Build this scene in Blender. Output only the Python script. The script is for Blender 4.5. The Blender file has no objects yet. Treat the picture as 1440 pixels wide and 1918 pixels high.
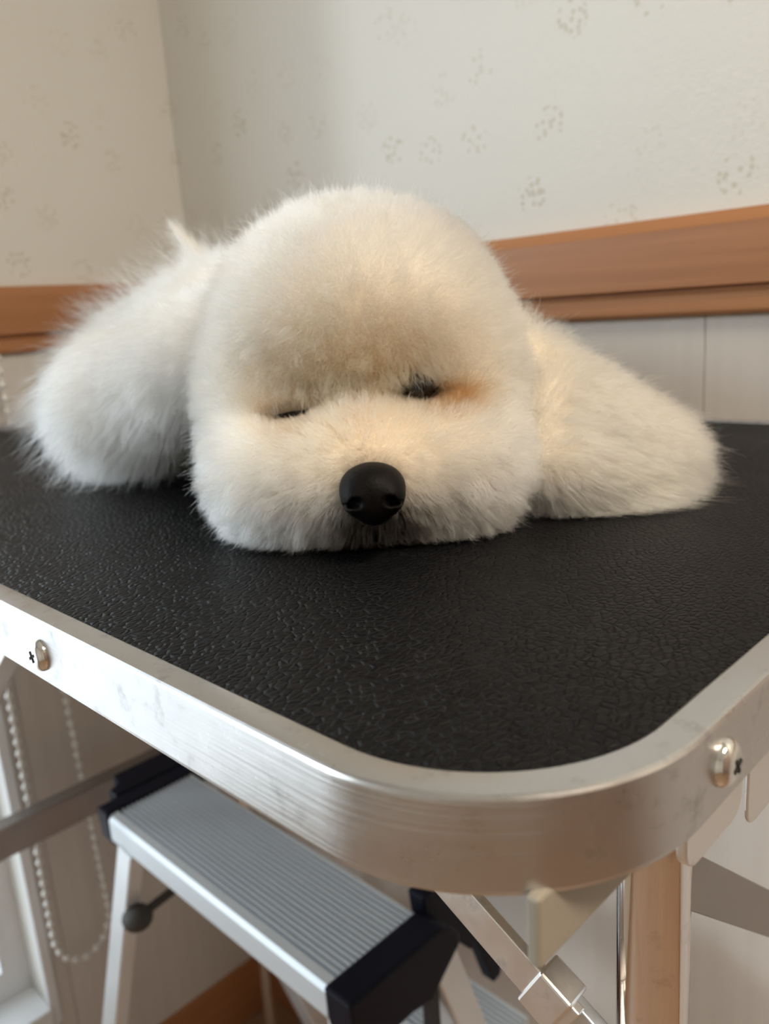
import bpy, bmesh, math, random
import numpy as np
from mathutils import Vector, Matrix
from mathutils.kdtree import KDTree

random.seed(4)
rng = np.random.default_rng(11)
scene = bpy.context.scene
col = scene.collection
ZT = 1.055                     # height of the table top above the floor; coordinates below count z from the table top

# ------------------------------------------------------------------ camera
F_PX, YAW, PITCH, ROLL = 1528.43, 0.79033, 0.24241, -0.06889
CAM_H = 0.10
fw = Vector((math.cos(YAW) * math.cos(PITCH), math.sin(YAW) * math.cos(PITCH), -math.sin(PITCH)))
r0 = Vector((math.sin(YAW), -math.cos(YAW), 0)); u0 = r0.cross(fw)
rt = r0 * math.cos(ROLL) + u0 * math.sin(ROLL)
up = -r0 * math.sin(ROLL) + u0 * math.cos(ROLL)
cd = bpy.data.cameras.new('camera'); cam = bpy.data.objects.new('camera', cd); col.objects.link(cam)
cam.matrix_world = Matrix(((rt.x, up.x, -fw.x, 0), (rt.y, up.y, -fw.y, 0), (rt.z, up.z, -fw.z, CAM_H + ZT), (0, 0, 0, 1)))
cd.sensor_fit = 'VERTICAL'; cd.sensor_height = 36.0; cd.lens = 36.0 * F_PX / 1918.0
cd.clip_start = 0.01; cd.clip_end = 60
cd.dof.use_dof = True; cd.dof.focus_distance = 0.275; cd.dof.aperture_fstop = 11.5
scene.camera = cam

# ------------------------------------------------------------------ light
scene.view_settings.view_transform = 'Standard'
scene.view_settings.look = 'None'
scene.view_settings.gamma = 1.0
scene.view_settings.use_curve_mapping = False
scene.view_settings.exposure = 0.08
cy = scene.cycles
cy.use_denoising = True
cy.use_adaptive_sampling = True; cy.adaptive_threshold = 0.015
cy.max_bounces = 11; cy.diffuse_bounces = 4; cy.glossy_bounces = 5; cy.transmission_bounces = 9; cy.transparent_max_bounces = 12
cy.sample_clamp_indirect = 6.0

world = bpy.data.worlds.new('overcast_sky'); scene.world = world; world.use_nodes = True
bg = world.node_tree.nodes['Background']; bg.inputs[0].default_value = (0.80, 0.90, 1.0, 1); bg.inputs[1].default_value = 1.3

def look(o, d):
    o.rotation_euler = Vector(d).to_track_quat('-Z', 'Y').to_euler()

sl = bpy.data.lights.new('hazy_sun', 'SUN'); sl.energy = 0.70; sl.angle = math.radians(7); sl.color = (0.90, 0.96, 1.0)
so = bpy.data.objects.new('hazy_sun', sl); col.objects.link(so); so.location = (-3, 4, 4); look(so, (1, -0.857, -0.45))
WX0, WX1, WZ0, WZ1 = -1.45, 0.297, -0.80, 1.00       # window opening in the left wall
al = bpy.data.lights.new('window_daylight', 'AREA'); al.shape = 'RECTANGLE'; al.size = WX1 - WX0; al.size_y = WZ1 - WZ0
al.energy = 13; al.color = (0.86, 0.93, 1.0)
ao = bpy.data.objects.new('window_daylight', al); col.objects.link(ao)
ao.location = ((WX0 + WX1) / 2, 1.029 + 0.25, (WZ0 + WZ1) / 2 + ZT); look(ao, (0, -1, 0))

# ------------------------------------------------------------------ materials
MATS = {}
def new_mat(name):
    m = bpy.data.materials.new(name); m.use_nodes = True
    nt = m.node_tree; b = nt.nodes['Principled BSDF']; MATS[name] = m
    return m, nt, b
def N(nt, t, **kw):
    n = nt.nodes.new(t)
    for k, v in kw.items(): setattr(n, k, v)
    return n
def ramp(nt, fac, stops):
    r = N(nt, 'ShaderNodeValToRGB'); e = r.color_ramp.elements
    e[0].position, e[0].color = stops[0][0], (*stops[0][1], 1); e[1].position, e[1].color = stops[-1][0], (*stops[-1][1], 1)
    for p, c in stops[1:-1]:
        k = e.new(p); k.color = (*c, 1)
    nt.links.new(fac, r.inputs[0]); return r
def coords(nt, scale=(1, 1, 1), kind='Object'):
    tc = N(nt, 'ShaderNodeTexCoord'); mp = N(nt, 'ShaderNodeMapping'); mp.inputs['Scale'].default_value = scale
    nt.links.new(tc.outputs[kind], mp.inputs[0]); return mp.outputs[0]
def bump(nt, b, h, strength, dist):
    bp = N(nt, 'ShaderNodeBump'); bp.inputs['Strength'].default_value = strength; bp.inputs['Distance'].default_value = dist
    nt.links.new(h, bp.inputs['Height']); nt.links.new(bp.outputs[0], b.inputs['Normal']); return bp
def math_n(nt, op, a, b=None, clamp=False):
    n = N(nt, 'ShaderNodeMath', operation=op); n.use_clamp = clamp
    for i, x in enumerate((a, b)):
        if x is None: continue
        if isinstance(x, (int, float)): n.inputs[i].default_value = x
        else: nt.links.new(x, n.inputs[i])
    return n.outputs[0]
def simple(name, c, rough=0.5, metal=0.0, spec=0.5, noise=0.0, scale=(20, 20, 20), bumpd=0.0):
    m, nt, b = new_mat(name)
    b.inputs['Base Color'].default_value = (*c, 1); b.inputs['Roughness'].default_value = rough
    b.inputs['Metallic'].default_value = metal; b.inputs['Specular IOR Level'].default_value = spec
    n = N(nt, 'ShaderNodeTexNoise'); n.inputs['Detail'].default_value = 5; n.inputs['Scale'].default_value = 1
    nt.links.new(coords(nt, scale), n.inputs['Vector'])
    if noise:
        lo = tuple(x * (1 - noise) for x in c); hi = tuple(min(1, x * (1 + noise)) for x in c)
        nt.links.new(ramp(nt, n.outputs[0], [(.3, lo), (.7, hi)]).outputs[0], b.inputs['Base Color'])
    if bumpd: bump(nt, b, n.outputs[0], 0.5, bumpd)
    return m

def wallpaper():
    m, nt, b = new_mat('wallpaper')
    tc = N(nt, 'ShaderNodeTexCoord'); sx = N(nt, 'ShaderNodeSeparateXYZ'); nt.links.new(tc.outputs['Object'], sx.inputs[0])
    cx = N(nt, 'ShaderNodeCombineXYZ'); nt.links.new(math_n(nt, 'ADD', sx.outputs[0], sx.outputs[1]), cx.inputs[0]); nt.links.new(sx.outputs[2], cx.inputs[1])
    v1 = N(nt, 'ShaderNodeTexVoronoi', voronoi_dimensions='2D'); v1.inputs['Scale'].default_value = 14; v1.inputs['Randomness'].default_value = 0.75
    nt.links.new(cx.outputs[0], v1.inputs['Vector'])
    v2 = N(nt, 'ShaderNodeTexVoronoi', voronoi_dimensions='2D'); v2.inputs['Scale'].default_value = 165
    nt.links.new(cx.outputs[0], v2.inputs['Vector'])
    a = math_n(nt, 'LESS_THAN', v1.outputs['Distance'], 0.22)
    s = math_n(nt, 'LESS_THAN', v2.outputs['Distance'], 0.36)
    sc = N(nt, 'ShaderNodeSeparateColor'); nt.links.new(v2.outputs['Color'], sc.inputs[0])
    pick = math_n(nt, 'GREATER_THAN', sc.outputs[0], 0.42)
    f = math_n(nt, 'MULTIPLY', math_n(nt, 'MULTIPLY', a, s), pick)
    sc1 = N(nt, 'ShaderNodeSeparateColor'); nt.links.new(v1.outputs['Color'], sc1.inputs[0])
    f = math_n(nt, 'MULTIPLY', f, math_n(nt, 'ADD', math_n(nt, 'MULTIPLY', sc1.outputs[1], 0.38), 0.08))
    mix = N(nt, 'ShaderNodeMix', data_type='RGBA'); nt.links.new(f, mix.inputs['Factor'])
    mix.inputs['A'].default_value = (0.765, 0.750, 0.705, 1); mix.inputs['B'].default_value = (0.42, 0.37, 0.22, 1)
    nt.links.new(mix.outputs['Result'], b.inputs['Base Color']); b.inputs['Roughness'].default_value = 0.65
    n = N(nt, 'ShaderNodeTexNoise'); n.inputs['Scale'].default_value = 260; nt.links.new(tc.outputs['Object'], n.inputs['Vector'])
    bump(nt, b, n.outputs[0], 0.25, 0.002)
    return m
wallpaper()
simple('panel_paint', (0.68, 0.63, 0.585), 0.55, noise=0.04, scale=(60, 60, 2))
simple('ceiling_paint', (0.80, 0.78, 0.73), 0.8, noise=0.02)
def wood(name, a, b_, rough, sc):
    m, nt, b = new_mat(name)
    n = N(nt, 'ShaderNodeTexNoise'); n.inputs['Detail'].default_value = 8; n.inputs['Scale'].default_value = 1; n.inputs['Distortion'].default_value = 0.6
    nt.links.new(coords(nt, sc), n.inputs['Vector'])
    nt.links.new(ramp(nt, n.outputs[0], [(.3, a), (.7, b_)]).outputs[0], b.inputs['Base Color']); b.inputs['Roughness'].default_value = rough
    bump(nt, b, n.outputs[0], 0.15, 0.001)
wood('rail_wood_y', (0.37, 0.155, 0.060), (0.46, 0.205, 0.085), 0.42, (120, 3, 120))
wood('rail_wood_x', (0.37, 0.155, 0.060), (0.46, 0.205, 0.085), 0.42, (3, 120, 120))
wood('floor_wood', (0.32, 0.20, 0.125), (0.42, 0.27, 0.17), 0.35, (60, 3, 60))
wood('door_wood', (0.25, 0.17, 0.125), (0.33, 0.23, 0.175), 0.45, (40, 40, 2))
wood('board_wood', (0.42, 0.36, 0.25), (0.52, 0.45, 0.33), 0.6, (4, 60, 60))
simple('white_paint', (0.86, 0.87, 0.88), 0.35, noise=0.02)
simple('black_plastic', (0.012, 0.013, 0.015), 0.45)
simple('navy_plastic', (0.003, 0.004, 0.012), 0.5, spec=0.2, noise=0.1)
simple('dark_rubber', (0.02, 0.02, 0.02), 0.8)
simple('bead_plastic', (0.85, 0.84, 0.80), 0.3, noise=0.03)
simple('lamp_glass', (0.9, 0.88, 0.8), 0.4)
simple('blind_fabric', (0.78, 0.76, 0.70), 0.9, noise=0.04, scale=(200, 200, 200))

def brushed(name, c, rough, sc, br=0.0006, wear=True):
    m, nt, b = new_mat(name)
    b.inputs['Metallic'].default_value = 1.0
    n = N(nt, 'ShaderNodeTexNoise'); n.inputs['Detail'].default_value = 6; n.inputs['Scale'].default_value = 1
    nt.links.new(coords(nt, sc), n.inputs['Vector'])
    n2 = N(nt, 'ShaderNodeTexNoise'); n2.inputs['Detail'].default_value = 7; n2.inputs['Scale'].default_value = 90; n2.inputs['Roughness'].default_value = .65
    nt.links.new(coords(nt), n2.inputs['Vector'])
    dark = tuple(x * 0.72 for x in c)
    nt.links.new(ramp(nt, n2.outputs[0], [(.27, dark), (.42, c), (1, c)]).outputs[0], b.inputs['Base Color'])
    mr = N(nt, 'ShaderNodeMapRange'); nt.links.new(n2.outputs[0], mr.inputs[0])
    mr.inputs[1].default_value = .3; mr.inputs[2].default_value = .7; mr.inputs[3].default_value = rough + .08; mr.inputs[4].default_value = rough - .05
    nt.links.new(mr.outputs[0], b.inputs['Roughness'])
    bump(nt, b, n.outputs[0], 0.22, br)
brushed('aluminium_trim', (0.60, 0.59, 0.585), 0.30, (18, 18, 900))
brushed('aluminium_flat', (0.70, 0.74, 0.78), 0.42, (300, 12, 300))
brushed('aluminium_bar', (0.82, 0.80, 0.78), 0.38, (200, 200, 20))
brushed('chrome', (0.90, 0.86, 0.84), 0.08, (300, 300, 6), 0.0001)
brushed('screw_steel', (0.80, 0.79, 0.76), 0.12, (30, 30, 30), 0.0001)
simple('tread_aluminium', (0.72, 0.77, 0.82), 0.42, 0.35, noise=0.04, scale=(300, 8, 300))
simple('stool_frame', (0.80, 0.83, 0.86), 0.35, 0.35, noise=0.03)
simple('steel_dark', (0.34, 0.31, 0.29), 0.38, 0.9, noise=0.06)

def leather():
    m, nt, b = new_mat('black_leatherette')
    b.inputs['Base Color'].default_value = (0.004, 0.004, 0.005, 1); b.inputs['Roughness'].default_value = 0.40
    b.inputs['Specular IOR Level'].default_value = 0.13
    nz = N(nt, 'ShaderNodeTexNoise'); nz.inputs['Scale'].default_value = 60; nz.inputs['Detail'].default_value = 3
    c = coords(nt); nt.links.new(c, nz.inputs['Vector'])
    vm = N(nt, 'ShaderNodeVectorMath', operation='SCALE'); nt.links.new(nz.outputs['Color'], vm.inputs[0]); vm.inputs['Scale'].default_value = 0.004
    va = N(nt, 'ShaderNodeVectorMath', operation='ADD'); nt.links.new(c, va.inputs[0]); nt.links.new(vm.outputs[0], va.inputs[1])
    mp = N(nt, 'ShaderNodeMapping'); mp.inputs['Rotation'].default_value = (0, 0, -0.78); mp.inputs['Scale'].default_value = (1.0, 1.5, 1); nt.links.new(va.outputs[0], mp.inputs[0])
    v = N(nt, 'ShaderNodeTexVoronoi', voronoi_dimensions='2D', feature='DISTANCE_TO_EDGE'); v.inputs['Scale'].default_value = 265
    nt.links.new(mp.outputs[0], v.inputs['Vector'])
    e = math_n(nt, 'MINIMUM', math_n(nt, 'MULTIPLY', v.outputs[0], 3.6), 1.0)
    e = math_n(nt, 'POWER', e, 0.6)
    n2 = N(nt, 'ShaderNodeTexNoise'); n2.inputs['Scale'].default_value = 1400; n2.inputs['Detail'].default_value = 4; nt.links.new(c, n2.inputs['Vector'])
    h = math_n(nt, 'ADD', e, math_n(nt, 'MULTIPLY', n2.outputs[0], 0.35))
    bump(nt, b, h, 1.0, 0.0007)
    n3 = N(nt, 'ShaderNodeTexNoise'); n3.inputs['Scale'].default_value = 14; nt.links.new(c, n3.inputs['Vector'])
    mr = N(nt, 'ShaderNodeMapRange'); nt.links.new(n3.outputs[0], mr.inputs[0]); mr.inputs[3].default_value = .36; mr.inputs[4].default_value = .48
    nt.links.new(mr.outputs[0], b.inputs['Roughness'])
leather()

def glass():
    m, nt, b = new_mat('window_glass')
    nt.nodes.remove(b); out = nt.nodes['Material Output']
    t = N(nt, 'ShaderNodeBsdfTransparent'); t.inputs[0].default_value = (.96, .98, .98, 1); g = N(nt, 'ShaderNodeBsdfGlossy'); g.inputs['Roughness'].default_value = 0.02
    mx = N(nt, 'ShaderNodeMixShader'); mx.inputs[0].default_value = 0.05
    nt.links.new(t.outputs[0], mx.inputs[1]); nt.links.new(g.outputs[0], mx.inputs[2]); nt.links.new(mx.outputs[0], out.inputs[0])
glass()
m, nt, b = new_mat('fill_glow'); b.inputs['Emission Color'].default_value = (1, .86, .66, 1); b.inputs['Emission Strength'].default_value = 4.0  # glowing shade of the added fill lamp

def fur_mat():
    m, nt, b = new_mat('fur_strands'); nt.nodes.remove(b); out = nt.nodes['Material Output']
    h = N(nt, 'ShaderNodeBsdfHairPrincipled', model='CHIANG', parametrization='COLOR')
    at = N(nt, 'ShaderNodeAttribute', attribute_name='fur_tint')
    nt.links.new(at.outputs['Color'], h.inputs['Color'])
    h.inputs['Roughness'].default_value = 0.45; h.inputs['Radial Roughness'].default_value = 0.75; h.inputs['IOR'].default_value = 1.45
    nt.links.new(h.outputs[0], out.inputs[0])
fur_mat()
def skin_mat():
    m, nt, b = new_mat('dog_coat_base')
    at = N(nt, 'ShaderNodeAttribute', attribute_name='fur_tint')
    nt.links.new(at.outputs['Color'], b.inputs['Base Color']); b.inputs['Roughness'].default_value = 0.9; b.inputs['Specular IOR Level'].default_value = 0.1
skin_mat()
simple('nose_leather', (0.004, 0.003, 0.003), 0.5, spec=0.12, noise=0.3, scale=(900, 900, 900), bumpd=0.0005)
simple('eye_wet', (0.008, 0.006, 0.006), 0.08)
simple('eyelid_skin', (0.022, 0.016, 0.014), 0.8, spec=0.1)
simple('lip_skin', (0.006, 0.005, 0.005), 0.85, spec=0.05)
simple('bracket_paint', (0.36, 0.32, 0.26), 0.5, noise=0.08)
simple('grey_plastic', (0.05, 0.045, 0.04), 0.6)

# ------------------------------------------------------------------ helpers
class MB:
    def __init__(s): s.bm = bmesh.new()
    def box(s, a, b_):
        x0, y0, z0 = a; x1, y1, z1 = b_
        v = [s.bm.verts.new(p) for p in ((x0, y0, z0), (x1, y0, z0), (x1, y1, z0), (x0, y1, z0), (x0, y0, z1), (x1, y0, z1), (x1, y1, z1), (x0, y1, z1))]
        for f in ((0, 3, 2, 1), (4, 5, 6, 7), (0, 1, 5, 4), (1, 2, 6, 5), (2, 3, 7, 6), (3, 0, 4, 7)): s.bm.faces.new([v[i] for i in f])
        return s
    def prism(s, poly, axis, a, b_):
        # poly: 2d points; axis 0: (y,z), 1: (x,z), 2: (x,y)
        def p3(p, t): return {0: (t, p[0], p[1]), 1: (p[0], t, p[1]), 2: (p[0], p[1], t)}[axis]
        A = [s.bm.verts.new(p3(p, a)) for p in poly]; B = [s.bm.verts.new(p3(p, b_)) for p in poly]
        n = len(poly); s.bm.faces.new(A); s.bm.faces.new(B[::-1])
        for i in range(n): s.bm.faces.new((A[i], B[i], B[(i + 1) % n], A[(i + 1) % n]))
        return s
    def bar(s, p, q, w, t, upv=(0, 0, 1)):
        # rectangular bar from p to q, width w along side axis, thickness t along up axis
        p, q = Vector(p), Vector(q); d = (q - p).normalized(); sd = d.cross(Vector(upv)).normalized(); uu = sd.cross(d).normalized()
        ring = lambda c: [s.bm.verts.new(c + sd * a * w / 2 + uu * b * t / 2) for a, b in ((-1, -1), (1, -1), (1, 1), (-1, 1))]
        A, B = ring(p), ring(q); s.bm.faces.new(A[::-1]); s.bm.faces.new(B)
        for i in range(4): s.bm.faces.new((A[i], A[(i + 1) % 4], B[(i + 1) % 4], B[i]))
        return s
    def tube(s, pts, r, seg=20):
        pts = [Vector(p) for p in pts]; rr = r if isinstance(r, (list, tuple)) else [r] * len(pts); rings = []
        pd = None
        for i, p in enumerate(pts):
            d = (pts[min(i + 1, len(pts) - 1)] - pts[max(i - 1, 0)]).normalized()
            if pd is None: a = d.orthogonal().normalized()
            else: a = (a - d * a.dot(d)).normalized()
            pd = d; c = d.cross(a)
            rings.append([s.bm.verts.new(p + (a * math.cos(t) + c * math.sin(t)) * rr[i]) for t in (2 * math.pi * k / seg for k in range(seg))])
        for A, B in zip(rings, rings[1:]):
            for k in range(seg): s.bm.faces.new((A[k], A[(k + 1) % seg], B[(k + 1) % seg], B[k]))
        s.bm.faces.new(rings[0][::-1]); s.bm.faces.new(rings[-1]); return s
    def ball(s, c, r, seg=16, rings=10):
        M = Matrix.Translation(c) @ Matrix.Diagonal((*(r if isinstance(r, (tuple, list)) else (r, r, r)), 1))
        bmesh.ops.create_uvsphere(s.bm, u_segments=seg, v_segments=rings, radius=1, matrix=M); return s
    def build(s, name, mat, parent=None, bevel=0.0, smooth=False, loc=None):
        bmesh.ops.recalc_face_normals(s.bm, faces=s.bm.faces[:])
        if bevel:
            bmesh.ops.bevel(s.bm, geom=[e for e in s.bm.edges if e.calc_face_angle(0) > 0.5], offset=bevel, segments=2, profile=0.5, affect='EDGES', clamp_overlap=True)
        me = bpy.data.meshes.new(name); s.bm.to_mesh(me); s.bm.free()
        return link(name, me, mat, parent, smooth, loc)
def link(name, me, mat, parent=None, smooth=False, loc=None):
    o = bpy.data.objects.new(name, me); col.objects.link(o)
    if mat: me.materials.append(MATS[mat])
    if smooth:
        me.polygons.foreach_set('use_smooth', [True] * len(me.polygons))
        if smooth == 'auto':
            me.set_sharp_from_angle(angle=math.radians(40))
    if parent is not None:
        o.parent = parent
        if parent.type == 'EMPTY': o.location = -Vector(parent['_base']) if '_base' in parent else (0, 0, 0)
    elif loc is None: o.location = (0, 0, ZT)
    if loc is not None: o.location = loc
    return o
def thing(name, label, cat, base, group=None):
    e = bpy.data.objects.new(name, None); col.objects.link(e); e.empty_display_size = 0.05
    e.location = (base[0], base[1], base[2] + ZT); e['_base'] = base
    tag(e, label, cat, group); return e
def tag(o, label, cat, group=None):
    o['label'] = label; o['category'] = cat
    if group: o['group'] = group
    return o
def struct(o, label, cat):
    o['kind'] = 'structure'; o['label'] = label; o['category'] = cat; return o

# ------------------------------------------------------------------ room
XW, YW, FZ, CZ = 0.667, 1.029, -ZT, 1.35
XB, YB = -1.95, -1.75
T = 0.12
RAILB, RAILT = 0.079, 0.1565
struct(MB().box((XB - T, YB - T, FZ - .05), (XW + T, YW + T, FZ)).build('floor', 'floor_wood'), 'brown wooden floor below the table', 'floor')
struct(MB().box((XB - T, YB - T, CZ), (XW + T, YW + T, CZ + .05)).build('ceiling', 'ceiling_paint'), 'plain pale ceiling of the room', 'ceiling')
wr = struct(MB().box((XW, YB - T, FZ), (XW + T, YW + T, CZ)).build('wall_right', 'wallpaper'), 'cream sprigged wallpaper wall with pale panels below the rail', 'wall')
wl = MB()
wl.box((XB, YW, FZ), (WX0, YW + T, CZ)); wl.box((WX1, YW, FZ), (XW, YW + T, CZ)); wl.box((WX0, YW, FZ), (WX1, YW + T, WZ0)); wl.box((WX0, YW, WZ1), (WX1, YW + T, CZ))
wl = struct(wl.build('wall_left', 'wallpaper'), 'cream sprigged wallpaper wall beside the window', 'wall')
struct(MB().box((XB - T, YB - T, FZ), (XB, YW + T, CZ)).build('wall_back', 'wallpaper'), 'cream wall facing the table across the room', 'wall')
struct(MB().box((XB, YB - T, FZ), (XW, YB, CZ)).build('wall_front', 'wallpaper'), 'cream wall with added brown sliding doors', 'wall')
# lower wall panels, one by one
PT = 0.006
edges = [YW]; y = 0.884
while y > YB: edges.append(y); y -= 0.2985
edges.append(YB)
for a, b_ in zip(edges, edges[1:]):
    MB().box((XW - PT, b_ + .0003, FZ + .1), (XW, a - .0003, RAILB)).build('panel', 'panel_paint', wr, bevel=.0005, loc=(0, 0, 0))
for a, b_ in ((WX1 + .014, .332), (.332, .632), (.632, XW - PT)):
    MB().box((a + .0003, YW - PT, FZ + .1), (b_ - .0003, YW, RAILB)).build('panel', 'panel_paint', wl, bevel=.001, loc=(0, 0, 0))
# chair rails and baseboards
def rail_profile(face, s):   # (distance from wall, z)
    G = .0985
    return [(0, RAILB), (.012, RAILB), (.014, RAILB + .003), (.014, G - .003), (.011, G - .001), (.011, G + .001), (.018, G + .003), (.018, RAILT - .010), (.012, RAILT), (0, RAILT)]
pr = [(XW - d, z) for d, z in rail_profile(0, 0)]
struct(MB().prism(pr, 1, YB, YW).build('trim_1', 'rail_wood_y'), 'orange-brown wooden chair rail along the bright wall', 'chair rail')
pr = [(YW - d, z) for d, z in rail_profile(0, 0)]
struct(MB().prism(pr, 0, WX1 + .014, XW - .018).build('trim_2', 'rail_wood_x'), 'orange-brown wooden chair rail on the wall beside the window', 'chair rail')
struct(MB().box((XW - .012, YB, FZ), (XW, YW, FZ + .108)).build('baseboard_right', 'rail_wood_y', bevel=.002), 'orange-brown baseboard below the bright wall', 'baseboard')
struct(MB().box((WX1 + .014, YW - .012, FZ), (XW - .012, YW, FZ + .108)).build('baseboard_left', 'rail_wood_x', bevel=.002), 'orange-brown baseboard beside the window', 'baseboard')
# window: casing, sill, sashes, panes
win = bpy.data.objects.new('window_1', None); col.objects.link(win); win.location = (0, YW, ZT); win['_base'] = (0, YW, 0)
struct(win, 'white framed window with a low sill', 'window')
for nm, a, b_ in (('casing', (WX1, YW - .012, WZ0 - .03), (WX1 + .014, YW + .002, WZ1 + .03)), ('casing', (WX0 - .03, YW - .012, WZ0 - .03), (WX0, YW + .002, WZ1 + .03)),
                  ('casing', (WX0, YW - .012, WZ1), (WX1, YW + .002, WZ1 + .03)), ('sill', (WX0, YW - .02, WZ0 - .03), (WX1, YW + .10, WZ0 + .006))):
    MB().box(a, b_).build(nm, 'white_paint', win, bevel=.002)
mid = (WX0 + WX1) / 2
for xa, xb, yy in ((WX0, mid + .02, YW + .075), (mid - .02, WX1, YW + .045)):
    s = MB(); w = .035
    s.box((xa, yy, WZ0), (xa + w, yy + .025, WZ1)); s.box((xb - w, yy, WZ0), (xb, yy + .025, WZ1)); s.box((xa + w, yy, WZ0), (xb - w, yy + .025, WZ0 + .05)); s.box((xa + w, yy, WZ1 - .04), (xb - w, yy + .025, WZ1))
    f = s.build('sash', 'white_paint', win)
    MB().box((xa + w, yy + .010, WZ0 + .05), (xb - w, yy + .014, WZ1 - .04)).build('pane', 'window_glass', f, loc=(0, 0, 0))
# ground outside
struct(MB().box((-14, YW + T, FZ - .4), (8, 16, FZ - .35)).build('ground_outside', 'panel_paint'), 'pale ground outside the window', 'ground')
# unseen brown doors, added to darken the reflections in the metal edge
dr = bpy.data.objects.new('added_door_1', None); col.objects.link(dr); dr.location = (0, YB, 0); dr['_base'] = (0, YB, -ZT)
struct(dr, 'pair of unseen brown wooden sliding doors added for the metal reflections', 'door')
for xa, xb, yy in ((-.95, -.18, YB), (-.22, .55, YB + .04)):
    MB().box((xa, yy, FZ), (xb, yy + .035, FZ + 2.0)).build('added_door_leaf', 'door_wood', dr, bevel=.003)
MB().tube([(-.16, YB + .075, FZ + .85), (-.16, YB + .095, FZ + .85), (-.16, YB + .095, FZ + 1.05), (-.16, YB + .075, FZ + 1.05)], .008, 12).build('handle', 'chrome', dr, smooth='auto')

# warm fill lamp on the ceiling, added to brighten the dog and walls
lp = thing('fill_lamp', 'round warm fill lamp added on the unseen ceiling', 'lamp', (.12, -.72, CZ))
MB().tube([(.12, -.72, CZ), (.12, -.72, CZ - .03)], .17, 40).build('mount', 'white_paint', lp, smooth='auto')
MB().tube([(.12, -.72, CZ - .03), (.12, -.72, CZ - .07), (.12, -.72, CZ - .09)], [.21, .20, .12], 40).build('shade', 'fill_glow', lp, smooth='auto')
ll = bpy.data.lights.new('fill_light', 'AREA'); ll.shape = 'DISK'; ll.size = .42; ll.energy = 17.5; ll.color = (1, .87, .70)  # added warm fill light, shines down from below the shade
lo_ = bpy.data.objects.new('fill_light', ll); col.objects.link(lo_); lo_.location = (.12, -.72, CZ - .10 + ZT); look(lo_, (0, 0, -1))

# ------------------------------------------------------------------ grooming table
TX0, TX1, TY0, TY1, TR = .1042, .6346, .0705, .985, .063
def rrect(d, z, seg=24):
    x0, x1, y0, y1 = TX0 + d, TX1 - d, TY0 + d, TY1 - d; r = TR - d; out = []
    for cx_, cy_, a0 in ((x0 + r, y0 + r, 180), (x1 - r, y0 + r, 270), (x1 - r, y1 - r, 0), (x0 + r, y1 - r, 90)):
        for k in range(seg + 1):
            a = math.radians(a0 + 90 * k / seg); out.append((cx_ + r * math.cos(a), cy_ + r * math.sin(a), z))
    return out
def loft(rings, close=False):
    bm = bmesh.new(); R = [[bm.verts.new(p) for p in r] for r in rings]; n = len(R[0])
    prs = list(zip(R, R[1:])) + ([(R[-1], R[0])] if close else [])
    for A, B in prs:
        for k in range(n): bm.faces.new((A[k], A[(k + 1) % n], B[(k + 1) % n], B[k]))
    return bm, R
tb = thing('grooming_table', 'grooming table with black leatherette top and aluminium edge under the dog', 'table', (.37, .53, FZ))
m_ = MB(); m_.bm.free()
prof = [(.0108, -.0012), (.0104, -.0002), (.0096, .0003), (.0060, .0005), (.0014, .0003), (.0006, 0), (.0001, -.0007), (0, -.0016), (0, -.0225), (.0004, -.0238), (.0014, -.0245), (.0045, -.0245), (.0045, -.0020), (.0090, -.0022)]
m_.bm, _ = loft([rrect(d, z) for d, z in prof], True)
et = m_.build('edge_trim', 'aluminium_trim', tb, smooth='auto'); et.data.set_sharp_from_angle(angle=math.radians(12))
m_ = MB(); m_.bm.free(); m_.bm, R = loft([rrect(.0048, -.0026), rrect(.0048, -.022)])
m_.bm.faces.new(R[0]); m_.bm.faces.new(R[1][::-1]); m_.build('tabletop_board', 'board_wood', tb)
m_ = MB(); m_.bm.free(); m_.bm, R = loft([rrect(.0100, -.0024), rrect(.0100, -.0008)])
m_.bm.faces.new(R[0][::-1]); m_.bm.faces.new(R[1]); m_.build('leatherette_mat', 'black_leatherette', tb)
def screw(p, ang):
    # dome head screw, axis along local +x (outwards), with a cross recess
    s = MB(); R = .0063; rings = []
    prof_ = [(0, R), (.0008, R), (.0018, R * .93), (.0028, R * .75), (.0034, R * .5)]
    for a, r in prof_: rings.append([s.bm.verts.new((a, r * math.cos(t), r * math.sin(t))) for t in (2 * math.pi * k / 24 for k in range(24))])
    for A, B in zip(rings, rings[1:]):
        for k in range(24): s.bm.faces.new((A[k], A[(k + 1) % 24], B[(k + 1) % 24], B[k]))
    s.bm.faces.new(rings[0][::-1]); s.bm.faces.new(rings[-1])
    o = s.build('screw', 'screw_steel', tb, smooth='auto'); o.location = Vector(p) - Vector(tb['_base']); o.rotation_euler = (0.5, 0, ang)
    c = MB(); c.box((.0030, -.0022, -.0005), (.0037, .0022, .0005)); c.box((.0030, -.0005, -.0022), (.0037, .0005, .0022))
    c.build('cross_recess', 'dark_rubber', o, loc=(0, 0, 0))
screw((TX0, .2869, -.0127), math.pi); screw((.1794, TY0, -.0117), -math.pi / 2)
for y_ in (.52, .75): screw((TX0, y_, -.0127), math.pi)
for x_ in (.37, .56): screw((x_, TY0, -.0117), -math.pi / 2)
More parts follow.
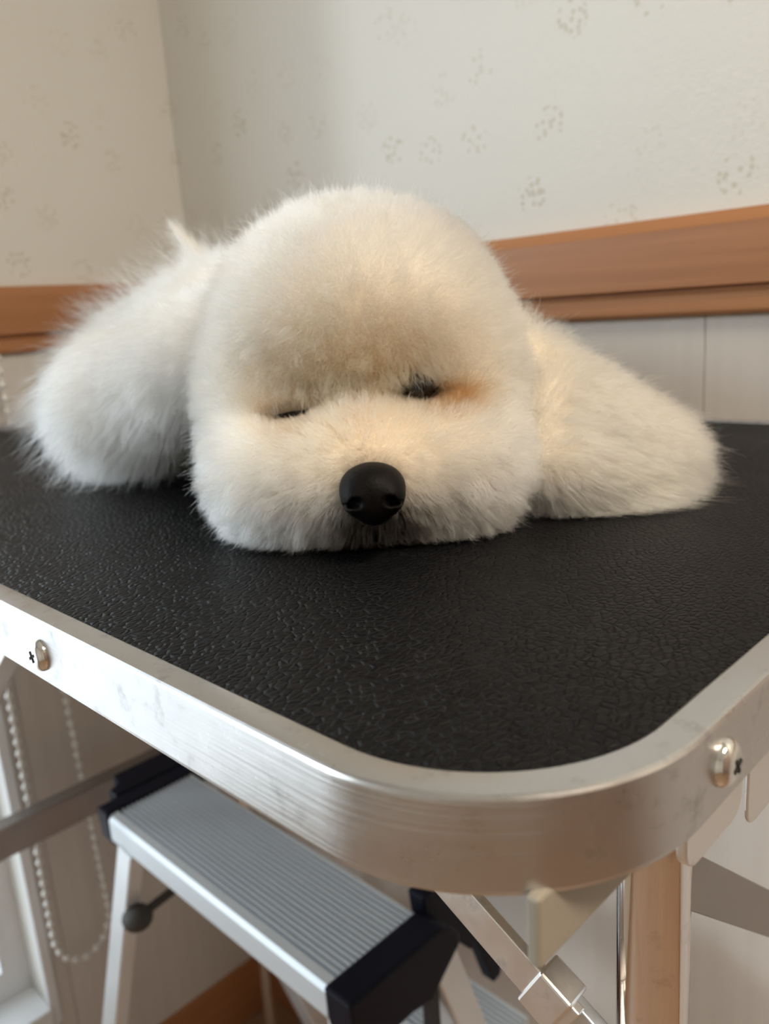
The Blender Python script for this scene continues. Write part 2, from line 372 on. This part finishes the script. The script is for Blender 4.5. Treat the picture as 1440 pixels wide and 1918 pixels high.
# near leg frame
LX, LY = .207, .1015
MB().box((.1215, .085, -.040), (.60, .0885, -.0222)).build('batten', 'bracket_paint', tb, bevel=.001)
for lx in (LX, .545):
    MB().tube([(lx, LY, -.03), (lx, LY, FZ + .012)], .0112, 28).build('leg', 'chrome', tb, smooth='auto')
    MB().tube([(lx, LY, FZ), (lx, LY, FZ + .03)], .0135, 20).build('foot', 'dark_rubber', tb, smooth='auto')
def rounded_tab(x0, x1, ztop, zbot, y0, y1, mat='aluminium_bar'):
    r = .007; poly = [(x0, ztop), (x1, ztop)]
    for k in range(7): a = math.radians(-90 * k / 6); poly.append((x1 - r + r * math.cos(a), zbot + r + r * math.sin(a)))
    for k in range(7): a = math.radians(-90 - 90 * k / 6); poly.append((x0 + r + r * math.cos(a), zbot + r + r * math.sin(a)))
    MB().prism(poly, 1, y0, y1).build('hinge_bracket', mat, tb, bevel=.0006)
rounded_tab(.178, .2145, -.022, -.0475, .0785, .0815)
rounded_tab(.2330, .268, -.022, -.0665, .0835, .0848)
MB().bar((.222, .112, -.085), (.54, .118, -.345), .020, .004, (0, 1, 0)).build('cross_brace', 'steel_dark', tb, bevel=.0006)
MB().tube([(LX, LY, -.60), (.545, LY, -.60)], .009, 16).build('cross_bar', 'chrome', tb, smooth='auto')
# folding strut of the near legs: two flat bars and a knuckle
MB().bar((.190, .322, -.020), (.192, .122, -.134), .016, .004, (1, 0, 0)).build('strut', 'aluminium_bar', tb, bevel=.0006)
MB().bar((.1955, .134, -.1295), (.1975, .070, -.1685), .017, .005, (1, 0, 0)).build('strut', 'aluminium_flat', tb, bevel=.0006)
MB().bar((.1935, .137, -.1255), (.1938, .125, -.1325), .020, .011, (1, 0, 0)).build('knuckle', 'aluminium_bar', tb, bevel=.001)
# far leg frame
for lx in (.125, .60):
    MB().tube([(lx, .95, -.022), (lx, .95, FZ + .012)], .0112, 20).build('leg', 'chrome', tb, smooth='auto')
    MB().tube([(lx, .95, FZ), (lx, .95, FZ + .03)], .0135, 20).build('foot', 'dark_rubber', tb, smooth='auto')
MB().box((.125, .938, -.502), (.60, .962, -.462)).build('cross_bar', 'steel_dark', tb, bevel=.002)
MB().bar((.24, .93, -.335), (.46, .90, -.022), .022, .022, (0, 1, 0)).build('strut', 'aluminium_bar', tb, bevel=.002)

# ------------------------------------------------------------------ step stool under the table
ZS = -.42
st = thing('step_stool', 'folding aluminium step stool with ribbed tread standing under the table', 'step stool', (.43, .62, FZ))
def ribbed_tread(name, x0, x1, y0, y1, z, th, nrib):
    # extruded profile with a row of fine ribs
    poly = [(x0, z - th), (x0 - .002, z - th + .004), (x0 - .002, z - .006), (x0 + .001, z - .001), (x0 + .010, z)]
    w = (x1 - x0 - .014) / nrib
    for k in range(nrib):
        a = x0 + .012 + k * w
        poly += [(a, z - .006), (a + w * .45, z - .006), (a + w * .5, z - .0004), (a + w * .9, z - .0004)]
    poly += [(x1, z - .001), (x1, z - th)]
    return MB().prism(poly, 1, y0, y1).build(name, 'tread_aluminium', st)
ribbed_tread('tread', .331, .4365, .437, .797, ZS, .034, 16)
capp = [(.327, ZS + .002), (.437, ZS + .002), (.447, ZS - .004), (.459, ZS - .018), (.459, ZS - .030), (.436, ZS - .048), (.420, ZS - .062), (.395, ZS - .056), (.352, ZS - .056), (.342, ZS - .050), (.329, ZS - .036)]
MB().prism(capp, 1, .405, .437).build('end_cap', 'navy_plastic', st, bevel=.003)
fc = MB().prism(capp, 1, .797, .822)
fc.prism([(.352, .8215), (.459, .8215), (.459, .868), (.372, .868), (.366, .846), (.352, .840)], 2, ZS - .042, ZS + .003)
fc.build('end_cap', 'navy_plastic', st, bevel=.003)
MB().bar((.335, .765, ZS - .03), (.252, .878, FZ + .01), .028, .018, (1, 0, 0)).build('rear_leg', 'stool_frame', st, bevel=.002)
MB().bar((.350, .440, ZS - .03), (.300, .385, FZ + .01), .028, .018, (1, 0, 0)).build('rear_leg', 'stool_frame', st, bevel=.002)
MB().bar((.440, .437, ZS - .02), (.635, .420, FZ + .01), .030, .045, (0, 1, 0)).build('front_leg', 'stool_frame', st, bevel=.002)
MB().bar((.440, .797, ZS - .02), (.635, .815, FZ + .01), .030, .045, (0, 1, 0)).build('front_leg', 'stool_frame', st, bevel=.002)
for (p_, q_) in (((.252, .878), 0), ((.300, .385), 0), ((.635, .420), 0), ((.635, .815), 0)) and [((.252, .878), 0), ((.300, .385), 0), ((.635, .420), 0), ((.635, .815), 0)]:
    MB().box((p_[0] - .018, p_[1] - .022, FZ), (p_[0] + .018, p_[1] + .022, FZ + .03)).build('rubber_foot', 'dark_rubber', st, bevel=.004)
ribbed_tread('lower_tread', .500, .600, .437, .797, -.66, .030, 14)
MB().prism([(.443, -.408), (.458, -.405), (.517, -.462), (.524, -.490), (.505, -.505), (.482, -.475), (.446, -.435)], 1, .432, .452).build('lock_arm', 'navy_plastic', st, bevel=.002)
MB().prism([(.508, -.480), (.522, -.478), (.556, -.545), (.552, -.568), (.540, -.570)], 1, .434, .450).build('lock_arm', 'navy_plastic', st, bevel=.002)
MB().bar((.437, .425, ZS - .05), (.437, .425, -.68), .012, .010, (1, 0, 0)).build('link_bar', 'black_plastic', st)
MB().tube([(.326, .757, -.528), (.392, .750, -.512)], .005, 10).build('spreader', 'grey_plastic', st, smooth='auto')
MB().ball((.326, .757, -.528), (.017, .017, .014)).build('spreader_knob', 'grey_plastic', st, smooth=True)

# ------------------------------------------------------------------ roller blind chain by the window
ch = thing('bead_chain', 'white bead chain loop of the window blind hanging down the wall', 'chain', (.35, 1.0, -.75))
cyl = []
zt, zb = .98, -.735; xl_t, xr_t, xl_b, xr_b = .327, .352, .313, .392
def chain_pt(s_):
    pass
left = [(xl_t + (xl_b - xl_t) * k / 100, zt + (zb + .05 - zt) * k / 100) for k in range(101)]
right = [(xr_t + (xr_b - xr_t) * k / 100, zt + (zb + .05 - zt) * k / 100) for k in range(101)]
cxm, rm = (xl_b + xr_b) / 2, (xr_b - xl_b) / 2
arc = [(cxm - rm * math.cos(a), zb + .05 - .055 * math.sin(a)) for a in (math.pi * k / 24 for k in range(1, 24))]
path = left + arc + right[::-1]
MB().tube([(x, 1.0, z) for x, z in path], .0014, 6).build('cord', 'bead_plastic', ch, smooth=True)
bead_me = None; acc = 0.0; pitch = .0158; pts = [path[0]]
for a, b_ in zip(path, path[1:]):
    L = math.hypot(b_[0] - a[0], b_[1] - a[1]); t = pitch - acc
    while t <= L:
        pts.append((a[0] + (b_[0] - a[0]) * t / L, a[1] + (b_[1] - a[1]) * t / L)); t += pitch
    acc = L - (t - pitch)
for (x, z) in pts:
    if bead_me is None:
        o = MB().ball((0, 0, 0), .0048, 10, 7).build('bead', 'bead_plastic', ch, smooth=True); bead_me = o.data
    else:
        o = bpy.data.objects.new('bead', bead_me); col.objects.link(o); o.parent = ch
    o.location = Vector((x, 1.0, z)) - Vector(ch['_base'])
bl = thing('roller_blind', 'rolled up pale roller blind above the window', 'blind', (mid, 1.0, .96))
MB().tube([(WX0, .995, 1.02), (.33, .995, 1.02)], .022, 20).build('roll', 'blind_fabric', bl, smooth='auto')
MB().box((.33, .975, .985), (.362, YW - .012, 1.05)).build('bracket', 'white_paint', bl, bevel=.003)

# ------------------------------------------------------------------ the dog
# local frame: x to the dog's left ear (picture right), y away from the camera, z up; origin on the table
DU, DV = -.10, .55
dog = bpy.data.objects.new('dog', None); col.objects.link(dog)
Uv = Vector((math.sin(YAW), -math.cos(YAW), 0)); Vv = Vector((math.cos(YAW), math.sin(YAW), 0))
dog.location = Uv * DU + Vv * DV + Vector((0, 0, ZT)); dog.rotation_euler = (0, 0, YAW - math.pi / 2); dog['_base'] = (DU, DV, 0)
tag(dog, 'fluffy white dog with long drop ears resting its chin on the black table', 'dog')

def smin(a, b_, k):
    h = np.clip(.5 + .5 * (b_ - a) / k, 0, 1); return b_ * (1 - h) + a * h - k * h * (1 - h)
def ell(P, c, r):
    c = np.array(c, np.float32); r = np.array(r, np.float32)
    q = (P - c) / r; k0 = np.sqrt((q * q).sum(-1)) + 1e-6; q2 = q / r; k1 = np.sqrt((q2 * q2).sum(-1)) + 1e-6
    return k0 * (k0 - 1) / k1
def cap(P, a, b_, ra, rb):
    a = np.array(a, np.float32); b_ = np.array(b_, np.float32); ab = b_ - a
    t = np.clip(((P - a) @ ab) / (ab @ ab), 0, 1); d = P - a - t[..., None] * ab
    return np.sqrt((d * d).sum(-1)) - (ra + (rb - ra) * t)
EYE_L, EYE_R, NOSE = (-.0385, .3635, .0575), (.0195, .3625, .0640), (-.0042, .3185, .0285)
def body_sdf(P):
    d = ell(P, (-.006, .432, .076), (.071, .060, .064))                    # skull
    d = smin(d, ell(P, (-.008, .432, .108), (.052, .044, .036)), .02)
    d = smin(d, ell(P, (-.006, .400, .096), (.054, .036, .034)), .02)       # forehead
    d = smin(d, ell(P, (-.007, .372, .030), (.050, .046, .031)), .016)      # muzzle
    d = smin(d, ell(P, (-.048, .380, .031), (.029, .040, .031)), .016)      # cheeks
    d = smin(d, ell(P, (.035, .376, .031), (.029, .040, .030)), .016)
    d = smin(d, ell(P, (-.054, .410, .058), (.024, .036, .034)), .02)
    d = smin(d, ell(P, (.042, .410, .058), (.024, .036, .034)), .02)
    # ear on the picture's right
    e = cap(P, (.070, .425, .071), (.136, .430, .017), .016, .015)
    e = smin(e, cap(P, (.084, .382, .022), (.122, .388, .010), .018, .011), .02)
    e = smin(e, cap(P, (.100, .412, .034), (.150, .440, .013), .016, .013), .02)
    e = smin(e, cap(P, (.086, .400, .044), (.136, .410, .018), .016, .013), .02)
    d = smin(d, e, .006)
    # ear on the picture's left
    e = cap(P, (-.080, .455, .088), (-.150, .540, .058), .022, .034)
    e = smin(e, ell(P, (-.172, .560, .050), (.038, .042, .040)), .02)
    d = smin(d, e, .008)
    # trunk, rump, legs, tail
    d = smin(d, cap(P, (-.02, .50, .060), (-.105, .640, .070), .055, .062), .03)
    d = smin(d, cap(P, (-.105, .640, .070), (-.225, .800, .055), .062, .050), .03)
    d = smin(d, cap(P, (-.225, .790, .040), (-.285, .870, .022), .040, .022), .03)
    d = smin(d, cap(P, (-.285, .870, .022), (-.385, .930, .012), .022, .012), .02)
    d = smin(d, cap(P, (-.145, .86, .035), (-.20, .93, .015), .035, .015), .03)
    d = smin(d, cap(P, (-.05, .55, .028), (-.13, .58, .014), .022, .014), .02)
    d = smin(d, cap(P, (.0, .55, .028), (.03, .50, .014), .022, .014), .02)
    d = smin(d, cap(P, (-.120, .690, .115), (-.136, .700, .150), .011, .007), .015)
    d = smin(d, cap(P, (-.136, .700, .150), (-.160, .705, .184), .007, .002), .006)
    # eye hollows
    d = -smin(-d, ell(P, EYE_L, (.015, .010, .0055)), .006)
    d = -smin(-d, ell(P, EYE_R, (.016, .012, .0065)), .006)
    d = -smin(-d, .0015 - P[..., 2] + 0 * d, .004) if False else np.maximum(d, .0015 - P[..., 2])
    return d
def surface_nets(sdf, lo, hi, h):
    nx, ny, nz = [int(math.ceil((b_ - a) / h)) + 1 for a, b_ in zip(lo, hi)]
    gx, gy, gz = [np.arange(n, dtype=np.float32) * h + a for n, a in zip((nx, ny, nz), lo)]
    D = np.empty((nx, ny, nz), np.float32)
    for i0 in range(0, nx, 24):
        i1 = min(nx, i0 + 24)
        P = np.stack(np.meshgrid(gx[i0:i1], gy, gz, indexing='ij'), -1); D[i0:i1] = sdf(P)
    S = D < 0
    C = [(i, j, k) for i in (0, 1) for j in (0, 1) for k in (0, 1)]
    sl_ = lambda A, c: A[c[0]:nx - 1 + c[0], c[1]:ny - 1 + c[1], c[2]:nz - 1 + c[2]]
    cnt = sum(sl_(S, c).astype(np.int8) for c in C)
    cells = np.argwhere((cnt > 0) & (cnt < 8))
    idx = -np.ones((nx - 1, ny - 1, nz - 1), np.int64); idx[tuple(cells.T)] = np.arange(len(cells))
    acc_ = np.zeros((len(cells), 3)); n = np.zeros(len(cells))
    for a in C:
        for ax in range(3):
            if a[ax]: continue
            b_ = list(a); b_[ax] = 1
            da = D[tuple((cells + a).T)]; db = D[tuple((cells + b_).T)]; mk = (da < 0) != (db < 0)
            t = np.where(mk, da / np.where(mk, da - db, 1), 0); p = np.tile(np.array(a, float), (len(cells), 1)); p[:, ax] = t
            acc_ += p * mk[:, None]; n += mk
    V = (cells + acc_ / n[:, None]) * h + np.array(lo)
    Fs = []
    for ax in range(3):
        o1, o2 = [(1, 2), (2, 0), (0, 1)][ax]
        sa = [slice(None)] * 3; sb = [slice(None)] * 3; sa[ax] = slice(0, -1); sb[ax] = slice(1, None)
        A, B = S[tuple(sa)], S[tuple(sb)]; E_ = np.argwhere(A != B)
        ok = (E_[:, o1] > 0) & (E_[:, o2] > 0) & (E_[:, o1] < S.shape[o1] - 1) & (E_[:, o2] < S.shape[o2] - 1); E_ = E_[ok]
        q = []
        for s1, s2 in ((0, 0), (1, 0), (1, 1), (0, 1)):
            e = E_.copy(); e[:, o1] -= s1; e[:, o2] -= s2; q.append(idx[tuple(e.T)])
        q = np.stack(q, 1); flip = ~A[tuple(E_.T)]
        q[flip] = q[flip][:, ::-1]; Fs.append(q)
    return V, np.concatenate(Fs)
def np_mesh(name, V, Fq):
    me = bpy.data.meshes.new(name); me.from_pydata(V.tolist(), [], Fq.tolist()); me.update(); return me

V, Fq = surface_nets(body_sdf, (-.47, .26, -.004), (.22, 1.0, .215), .0036)
base = np.array([DU, DV, 0.0])
def sstep(x, a, b_): t = np.clip((x - a) / (b_ - a), 0, 1); return t * t * (3 - 2 * t)
def tint(P):
    n = len(P); w = np.tile(np.array([.90, .845, .76]), (n, 1))
    def blend(mask, c):
        nonlocal w
        w = w * (1 - mask[:, None]) + np.array(c) * mask[:, None]
    u, v, z = P.T
    face = np.exp(-(((u + .004) / .056) ** 2 + ((z - .070) / .036) ** 2)) * (v < .47)
    blend(.95 * face, (.74, .56, .36))
    ear = sstep(u, .06, .10) * (v < .56); blend(.8 * ear, (.90, .74, .54))
    earl = sstep(-u, .075, .11) * sstep(-z, -.06, -.02) * (v < .56); blend(.25 * earl, (.86, .75, .6))
    for e, s, k in ((EYE_L, .55, .7), (EYE_R, 1.0, 1.1)):
        d = np.sqrt((((P - np.array(e) + np.array([-.013 * (k > 1), 0, .005])) / np.array([.018, .024, .0095])) ** 2).sum(1)); blend(s * (1 - sstep(d, .35, 1.3)), (.34, .18, .08))
    br = np.exp(-(((u + .008) / .010) ** 2 + ((z - .058) / .007) ** 2)) * (v < .40); blend(.5 * br, (.60, .42, .34))
    d = np.sqrt((((P - np.array(NOSE)) / np.array([.019, .02, .019])) ** 2).sum(1)); blend(.6 * (1 - sstep(d, .7, 1.25)), (.30, .23, .17))
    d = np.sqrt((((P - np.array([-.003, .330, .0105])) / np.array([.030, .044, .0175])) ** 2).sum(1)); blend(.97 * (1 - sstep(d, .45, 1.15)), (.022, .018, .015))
    return np.clip(w, 0, 1)
me = np_mesh('body', V - base, Fq)
ca = me.attributes.new('fur_tint', 'FLOAT_COLOR', 'POINT')
ca.data.foreach_set('color', np.concatenate([tint(V), np.ones((len(V), 1))], 1).astype(np.float32).ravel())
body = link('body', me, 'dog_coat_base', dog, True, loc=(0, 0, 0))

# fur strands grown from the body surface
tri = np.concatenate([Fq[:, [0, 1, 2]], Fq[:, [0, 2, 3]]])
A_, B_, C_ = V[tri[:, 0]], V[tri[:, 1]], V[tri[:, 2]]
area = np.linalg.norm(np.cross(B_ - A_, C_ - A_), axis=1) / 2
cen = (A_ + B_ + C_) / 3
nose_d = np.sqrt((((cen - np.array(NOSE)) / np.array([.0125, .014, .0125])) ** 2).sum(1))
dens = np.where(cen[:, 1] > .60, .35, np.where(cen[:, 1] > .47, .6, 1.0)) * (cen[:, 2] > .0022) * (nose_d > 1.0)
dens *= np.where((cen[:, 1] < .40), 1.35, 1.0)
NH = 300000
pr_ = area * dens; pr_ /= pr_.sum()
ti = rng.choice(len(tri), NH, p=pr_)
r1 = np.sqrt(rng.random(NH)); r2 = rng.random(NH)
root = A_[ti] * (1 - r1)[:, None] + B_[ti] * (r1 * (1 - r2))[:, None] + C_[ti] * (r1 * r2)[:, None]
def grad(P):
    e = 1.5e-3; g = np.stack([body_sdf((P + d).astype(np.float32)) - body_sdf((P - d).astype(np.float32)) for d in np.eye(3) * e], 1)
    return g / (np.linalg.norm(g, axis=1, keepdims=True) + 1e-9)
nrm = grad(root)
u, v, z = root.T
eyed = np.minimum(np.sqrt((((root - np.array(EYE_L)) / np.array([.016, .02, .008])) ** 2).sum(1)), np.sqrt((((root - np.array(EYE_R)) / np.array([.016, .02, .009])) ** 2).sum(1)))
nd = np.sqrt((((root - np.array(NOSE)) / np.array([.022, .03, .022])) ** 2).sum(1))
L = np.full(NH, .0155)
muz = sstep(-v, -.42, -.37) * sstep(-z, -.068, -.052)
L = L * (1 - muz) + .0125 * muz
isR = sstep(u, .07, .10) * (v < .52); isL = sstep(-u, .095, .13) * (v < .63); isT = sstep(z, .135, .15) * (v > .62); isB = sstep(v, .60, .63)
L = L * (1 - isR) + .022 * isR; L = L * (1 - isL) + .024 * isL; L = L * (1 - isB) + .026 * isB
L = L * (1 - .55 * isT); L *= .40 + .60 * sstep(eyed, .5, 2.0); L *= .30 + .70 * sstep(nd, .6, 1.7)
brow = np.zeros(NH)
for e_ in (EYE_L, EYE_R): brow = np.maximum(brow, np.exp(-(((u - e_[0]) / .020) ** 2 + ((z - e_[2] - .012) / .008) ** 2)) * (v < .40))
L *= 1 + .15 * brow
L *= rng.uniform(.72, 1.12, NH)
# combing direction
flow = np.zeros((NH, 3)); 
away = root - np.array([NOSE[0], NOSE[1] + .01, NOSE[2] + .004]); away /= np.linalg.norm(away, axis=1, keepdims=True)
flow += muz[:, None] * (away * .9 + np.array([0, 0, -.35]))
flow += (isR)[:, None] * np.array([.9, -.10, -.45]) + isL[:, None] * np.array([-.7, -.1, -.65]) + isB[:, None] * np.array([-.45, .4, -.2]) + isT[:, None] * np.array([-.6, 0, 1.1])
head = np.clip(1 - muz - isR - isL - isB, 0, 1)
flow += head[:, None] * np.array([0, 0, .10]) * (1 - brow)[:, None] + brow[:, None] * np.array([0, -.1, -.75])
lowz = sstep(-z, -.016, -.003)
hz = nrm * np.array([1, 1, 0]); flow = flow * (1 - .5 * lowz)[:, None] + lowz[:, None] * (hz * .9 + np.array([0, 0, .05]))
L *= 1 + .25 * lowz * (rng.random(NH) < .5)
dirn = nrm * (1 - .35 * muz - .45 * isR - .45 * isL - .2 * isB)[:, None] + flow * .75
dirn += rng.normal(0, .24, (NH, 3)); dirn /= np.linalg.norm(dirn, axis=1, keepdims=True)
# keep strands from diving back into the body
dn = (dirn * nrm).sum(1); low = dn < .22; dirn[low] += nrm[low] * (.25 - dn[low])[:, None]; dirn /= np.linalg.norm(dirn, axis=1, keepdims=True)
NP = 6
tt = np.linspace(0, 1, NP)
wav = rng.normal(0, 1, (NH, 3)); wav -= dirn * (wav * dirn).sum(1, keepdims=True); wav /= np.linalg.norm(wav, axis=1, keepdims=True)
wav2 = np.cross(dirn, wav); ph = rng.uniform(0, 6.28, NH); fq = rng.uniform(3.5, 7.5, NH); am = rng.uniform(.03, .11, NH) * L
PTS = root[:, None, :] + dirn[:, None, :] * (L[:, None] * tt)[..., None]
PTS += (am[:, None] * tt)[..., None] * (np.sin(fq[:, None] * tt + ph[:, None])[..., None] * wav[:, None] + np.cos(fq[:, None] * tt + ph[:, None])[..., None] * wav2[:, None])
PTS[..., 2] -= (.10 * L[:, None] * tt ** 2)
# clumping towards guide strands
NG = 7000
gi = rng.choice(NH, NG, replace=False); kd = KDTree(NG)
for i, g in enumerate(gi): kd.insert(root[g], i)
kd.balance()
near = np.array([kd.find(p)[1] for p in root]); G = PTS[gi][near]
dist = np.linalg.norm(root - root[gi][near], axis=1)
cl = (rng.uniform(.15, .75, NH) * (dist < .008))[:, None] * tt ** 1.5
PTS = PTS * (1 - cl[..., None]) + (G + (root - root[gi][near])[:, None] * .25) * cl[..., None]
# stray flyaways
fly = rng.random(NH) < .03 + .06 * isB + .03 * isL
PTS[fly] = root[fly][:, None] + (PTS[fly] - root[fly][:, None]) * (1.4 + .8 * isB + .4 * isL)[fly][:, None, None]
PTS[..., 2] = np.maximum(PTS[..., 2], .0006 + .0015 * rng.random((NH, 1)))
T_ = tint(root); T_ = np.clip(T_ * rng.uniform(.94, 1.04, (NH, 1)) * rng.uniform(.90, 1.05, NG)[near][:, None], 0, .97)
def add_fur(name, sel, parent):
    n = int(sel.sum()); cu = bpy.data.hair_curves.new(name); cu.add_curves([NP] * n)
    cu.attributes['position'].data.foreach_set('vector', (PTS[sel] - base).astype(np.float32).ravel())
    ra = cu.attributes.get('radius') or cu.attributes.new('radius', 'FLOAT', 'POINT')
    rad = np.tile(np.array([.9, 1.0, .92, .75, .5, .15]) * .000088, (n, 1)) * rng.uniform(.7, 1.2, (n, 1))
    ra.data.foreach_set('value', rad.astype(np.float32).ravel())
    c = cu.attributes.new('fur_tint', 'FLOAT_COLOR', 'CURVE'); c.data.foreach_set('color', np.concatenate([T_[sel], np.ones((n, 1))], 1).astype(np.float32).ravel())
    o = bpy.data.objects.new(name, cu); col.objects.link(o); cu.materials.append(MATS['fur_strands']); o.parent = parent
    o['kind'] = 'stuff'; return o
fur = add_fur('fur', np.ones(NH, bool), dog)

# nose, eyes, mouth
def nose_sdf(P):
    c = np.array(NOSE, np.float32)
    d = ell(P, c + (0, .004, .003), (.0132, .013, .0095))
    d = smin(d, ell(P, c + (0, .001, -.004), (.0085, .0105, .0085)), .006)
    for s in (-1, 1):
        d = smin(d, ell(P, c + (s * .0072, -.0015, -.0005), (.0052, .0085, .0062)), .004)
    for s in (-1, 1):
        d = -smin(-d, cap(P, c + (s * .0058, -.012, -.0005), c + (s * .0088, -.004, -.0018), .0024, .0018), .0015)
        d = -smin(-d, cap(P, c + (s * .0095, -.008, -.0022), c + (s * .0125, -.002, -.0028), .0009, .0009), .001)
    d = -smin(-d, cap(P, c + (0, -.0110, .0015), c + (0, -.0095, -.012), .0006, .0007), .0012)
    return d
Vn, Fn = surface_nets(nose_sdf, (NOSE[0] - .017, NOSE[1] - .016, NOSE[2] - .018), (NOSE[0] + .017, NOSE[1] + .022, NOSE[2] + .017), .0005)
nose = link('nose', np_mesh('nose', Vn - base, Fn), 'nose_leather', dog, True, loc=(0, 0, 0)); nose['label'] = 'dark brown-black leathery nose'
off = lambda p: tuple(np.array(p) - base)
e = MB().ball(off((EYE_R[0], EYE_R[1] + .0070, EYE_R[2] + .0008)), .0072, 20, 14).build('eye', 'eye_wet', dog, smooth=True, loc=(0, 0, 0)); e['label'] = 'dark half-open eye'
for P_, w in ((EYE_R, .0095), (EYE_L, .0080)):
    tl = -.06 if P_ is EYE_R else .12
    for s in ((1, -1) if P_ is EYE_R else (0,)):
        pts_ = [off((P_[0] + w * a, P_[1] + .0030 + .0045 * a * a, P_[2] + s * .0032 * (1 - a * a) + tl * w * a)) for a in np.linspace(-1, 1, 11)]
        MB().tube(pts_, [.0005 + .0008 * (1 - a * a) for a in np.linspace(-1, 1, 11)], 8).build('eyelid', 'eyelid_skin', dog, smooth=True, loc=(0, 0, 0))
mo = MB()
mo.tube([off((NOSE[0], .3125, .0175)), off((NOSE[0], .3155, .0125)), off((NOSE[0], .3190, .0095))], [.0014, .0014, .0010], 8)
mo.build('mouth', 'lip_skin', dog, smooth=True, loc=(0, 0, 0))

for o in scene.objects:
    if '_base' in o: del o['_base']
